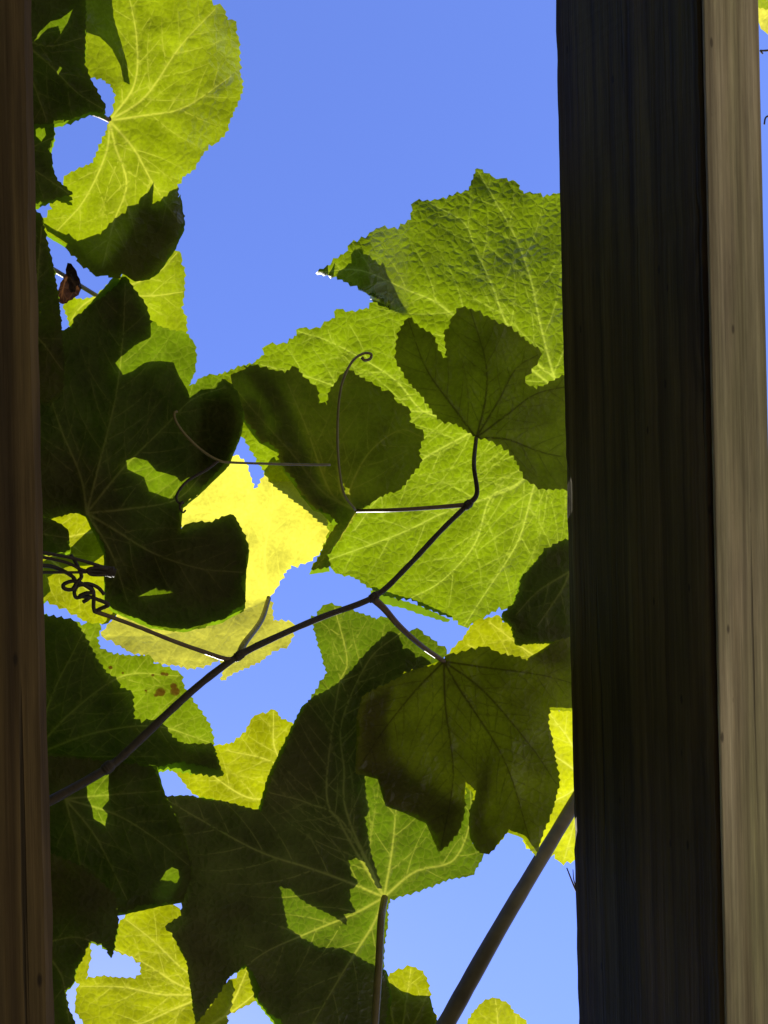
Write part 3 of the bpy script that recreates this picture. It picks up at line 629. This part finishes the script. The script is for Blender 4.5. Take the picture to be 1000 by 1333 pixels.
sN = Surf(.612, None, .005, 0, (90, 1030), 26)
N_out = [(60, 985), (140, 992), (200, 1000), (212, 1032), (222, 1050), (230, 1069), (238, 1085), (242, 1101), (248, 1129), (247, 1148), (238, 1170), (216, 1174), (204, 1176), (180, 1178), (160, 1188), (140, 1180), (60, 1200), (20, 1090)]
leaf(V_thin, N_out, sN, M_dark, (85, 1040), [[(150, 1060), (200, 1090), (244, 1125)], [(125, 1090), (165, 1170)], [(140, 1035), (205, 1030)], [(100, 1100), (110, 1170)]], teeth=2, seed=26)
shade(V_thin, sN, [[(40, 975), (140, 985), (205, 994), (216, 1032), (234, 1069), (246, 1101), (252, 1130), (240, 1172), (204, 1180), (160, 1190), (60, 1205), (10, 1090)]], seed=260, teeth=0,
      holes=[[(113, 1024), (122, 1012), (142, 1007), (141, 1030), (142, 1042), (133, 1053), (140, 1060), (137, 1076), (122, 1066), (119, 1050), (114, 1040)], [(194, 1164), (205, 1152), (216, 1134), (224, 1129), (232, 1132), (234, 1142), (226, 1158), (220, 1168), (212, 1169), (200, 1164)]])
dl([(40, 1100), (110, 1130), (150, 1165), (154, 1200), (146, 1244), (140, 1236), (132, 1229), (124, 1228), (116, 1222), (108, 1244), (98, 1262), (96, 1280), (84, 1290), (88, 1310), (98, 1333), (98, 1365), (40, 1365)], .590, (50, 1230), [[(100, 1220), (144, 1238)], [(80, 1270), (90, 1330)]], 27, teeth=2.0)

# lit leaf bottom left
P_out = [(210, 1175), (198, 1177), (188, 1185), (180, 1179), (170, 1186), (162, 1195), (148, 1209), (145, 1229), (148, 1237), (172, 1245), (183, 1253), (184, 1268), (176, 1274), (156, 1273), (132, 1271), (112, 1275), (118, 1243), (116, 1221), (108, 1240), (100, 1256), (95, 1274), (104, 1281), (100, 1293), (98, 1309), (102, 1321), (112, 1334), (120, 1370), (220, 1380), (290, 1350), (300, 1290), (260, 1220), (230, 1180)]
dl(P_out, .660, (285, 1292), [[(240, 1263), (200, 1225), (164, 1197)], [(240, 1285), (190, 1255), (150, 1235)], [(215, 1295), (160, 1285), (104, 1284)], [(235, 1310), (190, 1330), (140, 1345)]], 28, M_pale, None, teeth=1.8, vine=V_thin, sl=(0, .12), label='pale yellow leaf with a clean round notch at the bottom')
Q_out = [(320, 1257), (328, 1264), (334, 1273), (340, 1285), (338, 1297), (330, 1304), (320, 1309), (294, 1322), (298, 1345), (290, 1370), (250, 1370), (252, 1335), (266, 1320), (276, 1309), (284, 1294), (294, 1281), (302, 1274), (308, 1273), (312, 1264), (314, 1259)]
dl(Q_out, .650, (294, 1322), [[(308, 1295), (322, 1262)], [(315, 1308), (336, 1290)], [(275, 1335), (258, 1355)]], 29, M_pale, None, teeth=1.6, vine=V_thin, sl=(0, .1))

# yellow leaf, lower middle
F_out = [(218, 994), (240, 994), (260, 995), (280, 996), (285, 1001), (280, 985), (278, 971), (290, 970), (304, 967), (312, 960), (320, 953), (324, 944), (326, 937), (336, 930), (346, 929), (358, 924), (366, 936), (382, 942), (420, 980), (400, 1050), (366, 1052), (361, 1060), (354, 1067), (340, 1065), (320, 1056), (294, 1046), (268, 1041), (258, 1036), (248, 1029), (236, 1014), (224, 1000)]
dl(F_out, .655, (400, 1020), [[(330, 1040), (260, 998)], [(350, 990), (300, 978)], [(360, 980), (356, 930)]], 30, M_pale, None, teeth=1.6, vine=V_thin, sl=(0, -.15))

# ---- the long leaf on a green stalk (dark middle, sunlit tip and sunlit base)
def bE(x, y):
    e = line(x, y, 340, 1060, 440, 860)     # left of the line = rolled rim
    return -.0004 * np.clip(e - 8, 0, None) * 0 + .00006 * np.clip(1168 - y, 0, None) * .5
sE = Surf(.622, bE, .004, 0, (500, 1168), 31)
E_out = [(212, 1037), (228, 1037), (245, 1036), (266, 1042), (290, 1043), (320, 1052), (340, 1056), (348, 1030), (356, 1008), (369, 980), (384, 946), (400, 917), (414, 896), (426, 876), (421, 860), (417, 846), (412, 830), (409, 816), (405, 801), (413, 806), (417, 793), (424, 787), (436, 788), (447, 793), (462, 796), (476, 801), (490, 806), (500, 803), (508, 808), (514, 815), (522, 818), (531, 824), (536, 820), (543, 817), (552, 826), (562, 832), (570, 840), (582, 846), (575, 862), (540, 876), (508, 893), (488, 915), (482, 950), (484, 1000), (520, 1035), (560, 1050), (602, 1062), (606, 1020), (612, 1014), (620, 1028), (616, 1050), (612, 1068), (615, 1098), (627, 1101), (629, 1115), (620, 1130), (612, 1140), (585, 1144), (552, 1157), (530, 1164), (508, 1170), (504, 1185), (505, 1200), (500, 1230), (499, 1262), (506, 1290), (500, 1345), (380, 1355), (366, 1327), (356, 1322), (348, 1313), (336, 1301), (340, 1288), (330, 1266), (320, 1255), (300, 1268), (280, 1300), (256, 1330), (252, 1300), (245, 1250), (225, 1215), (215, 1206), (236, 1192), (241, 1150), (238, 1100), (228, 1066)]
oE, jE, _ = leaf(V_cane, E_out, sE, M_deep, (500, 1168), [[(470, 1120), (445, 1075), (425, 1030), (440, 900), (452, 860), (436, 792)], [(448, 1072), (400, 1045), (352, 1032)], [(450, 1147), (400, 1129), (330, 1105), (218, 1042)], [(460, 1190), (400, 1215), (330, 1250), (262, 1322)], [(510, 1110), (515, 1060), (520, 1000)], [(540, 1135), (590, 1120), (612, 1070), (612, 1020)], [(485, 1205), (450, 1260), (400, 1345)], [(452, 1060), (448, 1000), (445, 940), (480, 860), (520, 825)]],
                 teeth=1.8, seed=31, vw=2.6, every=44, label='long leaf on a green stalk, shaded in its middle, sunlit at tip and base')
tube('petiole', [at1(487, 1345, .596), at1(493, 1260, .598), at1(496, 1200, .602), jE - np.array([0, 0, .001])], [.0028, .0026, .0025], M_petg, oE, 9)
E_up = [(428, 898), (440, 890), (458, 873), (472, 856), (487, 840), (508, 822), (514, 824), (520, 832), (524, 845), (533, 845), (541, 856), (553, 856), (562, 866), (580, 868), (540, 880), (508, 897), (490, 920), (484, 950), (480, 1000), (474, 1012), (476, 1039), (480, 1056), (474, 1064), (478, 1085), (482, 1110), (490, 1138), (496, 1158), (490, 1158), (474, 1124), (463, 1118), (453, 1120), (457, 1140), (466, 1150), (455, 1158), (455, 1172), (462, 1188), (447, 1190), (451, 1205), (436, 1195), (419, 1186), (404, 1179), (388, 1169), (378, 1158), (366, 1154), (300, 1190), (240, 1194), (243, 1150), (240, 1100), (226, 1066), (207, 1035), (240, 1033), (290, 1040), (338, 1053), (352, 1005), (396, 915)]
E_lo = [(300, 1180), (364, 1156), (368, 1175), (374, 1208), (392, 1222), (415, 1234), (447, 1236), (472, 1250), (488, 1258), (505, 1262), (512, 1300), (500, 1350), (380, 1360), (334, 1302), (322, 1257), (300, 1268), (256, 1332), (244, 1250), (225, 1212), (250, 1195)]
shade(V_cane, sE, [E_up, E_lo], seed=310, teeth=1.2)

# ---- broad dark leaf, lower right
def bD(x, y): return -.00010 * np.clip(560 - x, 0, None)
sD = Surf(.598, bD, .005, .002, (578, 861), 32)
D_out = [(578, 860), (583, 851), (594, 852), (606, 848), (619, 846), (627, 842), (640, 846), (652, 852), (670, 855), (686, 860), (707, 850), (728, 833), (745, 830), (747, 880), (748, 925), (730, 924), (715, 921), (713, 940), (717, 955), (722, 984), (728, 1018), (720, 1052), (707, 1081), (699, 1110), (690, 1102), (682, 1087), (663, 1079), (652, 1094), (640, 1108), (634, 1112), (623, 1104), (615, 1089), (612, 1062), (619, 1028), (606, 1016), (604, 1060), (598, 1080), (586, 1095), (573, 1108), (571, 1089), (556, 1068), (545, 1060), (531, 1056), (503, 1045), (500, 1026), (493, 1010), (472, 1001), (464, 1003), (466, 976), (470, 950), (466, 930), (474, 905), (505, 890), (540, 872), (566, 866)]
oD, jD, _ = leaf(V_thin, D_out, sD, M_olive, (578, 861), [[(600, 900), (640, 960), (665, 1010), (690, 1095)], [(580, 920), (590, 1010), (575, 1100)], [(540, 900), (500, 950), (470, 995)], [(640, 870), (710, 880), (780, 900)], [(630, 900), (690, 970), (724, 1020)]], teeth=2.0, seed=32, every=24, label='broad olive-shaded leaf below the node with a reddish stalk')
tube('petiole', [at1(487, 780, .58), at1(500, 792, .580), at1(520, 815, .583), at1(548, 840, .589), jD], [.0027, .0023, .0019, .0017], M_petiole, oD, 8)
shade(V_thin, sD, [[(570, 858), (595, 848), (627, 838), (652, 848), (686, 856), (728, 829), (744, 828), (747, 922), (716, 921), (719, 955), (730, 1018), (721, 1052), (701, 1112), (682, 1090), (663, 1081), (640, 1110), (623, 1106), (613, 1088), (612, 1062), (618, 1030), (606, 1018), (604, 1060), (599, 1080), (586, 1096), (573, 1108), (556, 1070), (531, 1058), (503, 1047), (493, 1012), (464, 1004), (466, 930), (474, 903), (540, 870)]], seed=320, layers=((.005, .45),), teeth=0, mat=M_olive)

X_out = [(585, 850), (592, 842), (602, 833), (610, 820), (619, 808), (630, 806), (640, 804), (650, 801), (654, 810), (668, 813), (671, 829), (674, 839), (686, 836), (700, 832), (746, 826), (747, 850), (748, 900), (690, 905), (620, 890)]
dl(X_out, .650, (740, 880), [[(690, 850), (640, 812)], [(680, 870), (610, 840)]], 33, M_pale, None, teeth=1.4, vine=V_cane, sl=(.1, -.1))
W_out = [(713, 923), (728, 926), (745, 920), (752, 930), (757, 1050), (756, 1110), (749, 1119), (730, 1123), (722, 1112), (700, 1112), (684, 1100), (680, 1040), (690, 980)]
dl(W_out, .682, (753, 1010), [[(745, 1000), (716, 980)], [(745, 1030), (705, 1050)], [(750, 1060), (735, 1118)], [(745, 970), (716, 930)]], 34, M_lemon, None, teeth=3.2, vine=V_cane)
T_out = [(498, 1280), (505, 1273), (512, 1266), (524, 1262), (535, 1258), (544, 1262), (552, 1268), (556, 1277), (558, 1287), (560, 1308), (572, 1335), (580, 1370), (480, 1370), (490, 1310)]
(_, _, sT), s2 = dl(T_out, .648, (520, 1365), [[(528, 1310), (535, 1262)], [(545, 1320), (558, 1290)], [(510, 1320), (506, 1280)]], 35, M_pale, None, teeth=1.8, vine=V_cane)
shade(V_cane, sT, [[(485, 1285), (508, 1280), (522, 1290), (540, 1296), (562, 1297), (580, 1372), (475, 1372)]], seed=351, teeth=0)
U_out = [(600, 1345), (608, 1333), (616, 1318), (627, 1306), (636, 1301), (644, 1299), (653, 1303), (661, 1306), (669, 1318), (678, 1324), (686, 1333), (700, 1370), (600, 1375)]
dl(U_out, .672, (650, 1370), [[(648, 1330), (645, 1302)], [(670, 1345), (672, 1322)]], 36, M_pale, None, teeth=1.6, vine=V_cane)

# ---- thick cane
tube('cane', [at1(790, 972, .690), at1(748, 1045, .664), at1(700, 1125, .640), at1(650, 1209, .620), at1(600, 1298, .606), at1(560, 1372, .598), at1(520, 1450, .590), at1(430, 1620, .580), at1(330, 1830, .572)], [.0050, .0054, .0058, .0062, .0064, .0066], M_cane, V_cane, 16, .05)
tube('twig', [at1(756, 1170, .60), at1(748, 1155, .60), at1(738, 1130, .60)], [.0010, .0005], M_dry, V_cane, 6)
tube('twig', [at1(750, 1155, .60), at1(747, 1145, .60), at1(746, 1132, .60)], [.0006, .0003], M_dry, V_cane, 6)

# ---- tendrils
def tendril(px, r, mat, vine, n=6):
    return tube('tendril', [at1(*p) for p in px], r, mat, vine, 7, .1, n)
tendril([(463, 664, .622), (447, 640, .616), (440, 590, .606), (440, 540, .593), (444, 505, .592), (452, 482, .592), (462, 467, .592), (474, 460, .592), (483, 461, .592), (482, 467, .592), (475, 469, .592), (471, 465, .592)], [.0008, .0008, .0009, .0011], M_petg, V_thin)
tendril([(430, 605, .594), (400, 605, .591), (360, 604, .589), (300, 602, .587), (284, 599, .587), (268, 590, .588), (252, 577, .588), (238, 562, .588), (229, 548, .588), (227, 538, .588), (231, 535, .588)], [.0008, .0008, .0009, .0008], M_petg, V_thin)
tendril([(284, 600, .587), (268, 612, .587), (250, 622, .587), (238, 632, .587), (230, 645, .587), (232, 654, .587), (240, 655, .587)], [.0010, .0007], M_dry, V_thin)
tendril([(238, 652, .586), (234, 660, .586), (238, 667, .586), (242, 664, .586)], [.0007, .0006], M_dry, V_thin)
tendril([(312, 855, .580), (296, 858, .580), (270, 850, .580), (230, 836, .579), (185, 818, .578), (150, 805, .577), (124, 796, .576)], [.0016, .0014, .0012, .0013], M_petiole, V_thin)
tendril([(124, 796, .576), (132, 792, .575), (141, 787, .574), (126, 780, .573), (112, 776, .573), (100, 778, .572), (97, 770, .571), (103, 762, .571), (116, 763, .572), (122, 772, .573), (122, 790, .574), (124, 797, .575)], [.0013, .0011, .0011, .0012], M_dry, V_thin, 8)
tendril([(108, 784, .573), (116, 778, .572), (104, 776, .571), (112, 772, .57), (122, 770, .57), (100, 757, .569), (84, 760, .569), (84, 766, .569), (94, 767, .569), (100, 758, .569), (106, 750, .569), (100, 735, .568), (92, 722, .568)], [.0012, .0011, .0012, .0010], M_dry, V_thin, 8)
tendril([(136, 774, .572), (128, 765, .572), (116, 760, .571), (102, 760, .570), (94, 750, .569), (80, 742, .568), (66, 737, .567), (50, 736, .566)], [.0011, .0012], M_dry, V_thin)
# dried twig end with wires of old tendril
wv = V_left
tendril([(150, 746, .566), (142, 744, .566), (130, 744, .566), (100, 745, .565), (50, 745, .564)], [.0026, .0022, .0009, .0008, .0008], M_dry, wv)
tendril([(148, 742, .566), (136, 739, .566), (118, 733, .565), (92, 726, .564), (50, 718, .563)], [.0020, .0011, .0009, .0009], M_dry, wv)
tendril([(146, 748, .566), (128, 744, .566), (108, 742, .565), (86, 732, .564), (50, 724, .563)], [.0018, .0009, .0009], M_dry, wv)
tendril([(140, 741, .565), (124, 739, .565), (114, 742, .565), (120, 748, .565), (140, 748, .565)], [.0010, .0010], M_dry, wv)

# ---- beyond the pale underside of the rafter
dl([(985, -40), (987, 10), (988, 30), (994, 40), (1004, 44), (1030, 40), (1050, -20)], .66, (1040, 0), [[(1000, 20), (990, 34)]], 40, M_yellow, None, teeth=1.6, vine=V_right)
dl([(980, -40), (985, 8), (1000, 12), (1030, 5), (1040, -40)], .64, (1040, -20), [[(1000, 0)]], 41, M_lime, None, teeth=1.6, vine=V_right)
tendril([(1030, 50, .62), (1004, 64, .62), (994, 66, .62), (990, 66, .62), (993, 70, .62)], [.0009, .0007], M_dry, V_right)
tendril([(1030, 140, .62), (1004, 150, .62), (997, 153, .62), (995, 162, .62)], [.0009, .0007], M_dry, V_right)

# ------------------------------------------------------------------ rest of the canopy, unseen, added to shade the ground
def far_foliage():
    rng = random.Random(5); V = []; F = []
    base = []
    K = 54
    for k in range(K):
        a = 2 * math.pi * k / K; back = abs(math.atan2(math.sin(a - math.pi), math.cos(a - math.pi)))
        r = .088 * (.64 + .36 * abs(math.cos(3 * a)) ** .8) * (1.1 - .12 * abs(math.cos(a / 2 + math.pi / 2))) * (1.07 if k % 3 == 0 else .95)
        r *= min(1, .22 + back / .55)
        base.append((r * math.cos(a), r * math.sin(a), -.9 * r * r + .006 * math.sin(3 * a)))
    n = 0
    while n < 1650:
        x = rng.uniform(-2.4, .42); y = rng.uniform(-1.75, 4.2)
        if x > -.085 and -.50 < y < .47: continue
        if x > .30 and -.8 < y < .9: continue
        z = ZB + RH + rng.uniform(.02, .20)
        rot = Matrix.Rotation(rng.uniform(0, 6.28), 3, 'Z'); tl = Matrix.Rotation(rng.gauss(0, .35), 3, 'X') @ Matrix.Rotation(rng.gauss(0, .35), 3, 'Y')
        s = rng.uniform(.7, 1.25); b = len(V)
        V.append((x, y, z))
        for p in base:
            q = tl @ rot @ (Vector(p) * s); V.append((x + q[0], y + q[1], max(z + q[2], ZB + RH + .004)))
        for k in range(K): F.append((b, b + 1 + k, b + 1 + (k + 1) % K))
        n += 1
    co = np.array(V) * 1900; co[:, 2] = 0
    o = link('vine_foliage', V, F, M_plain, None, origin=(-.7, 0, ZB + RH), attrs={'vein': ('FLOAT', np.zeros(len(V))), 'leafco': ('FLOAT_VECTOR', co)})
    o['kind'] = 'stuff'; o['label'] = 'dense unseen mass of grape leaves over the rest of the pergola, added to shade the ground'; o['category'] = 'foliage'
far_foliage()
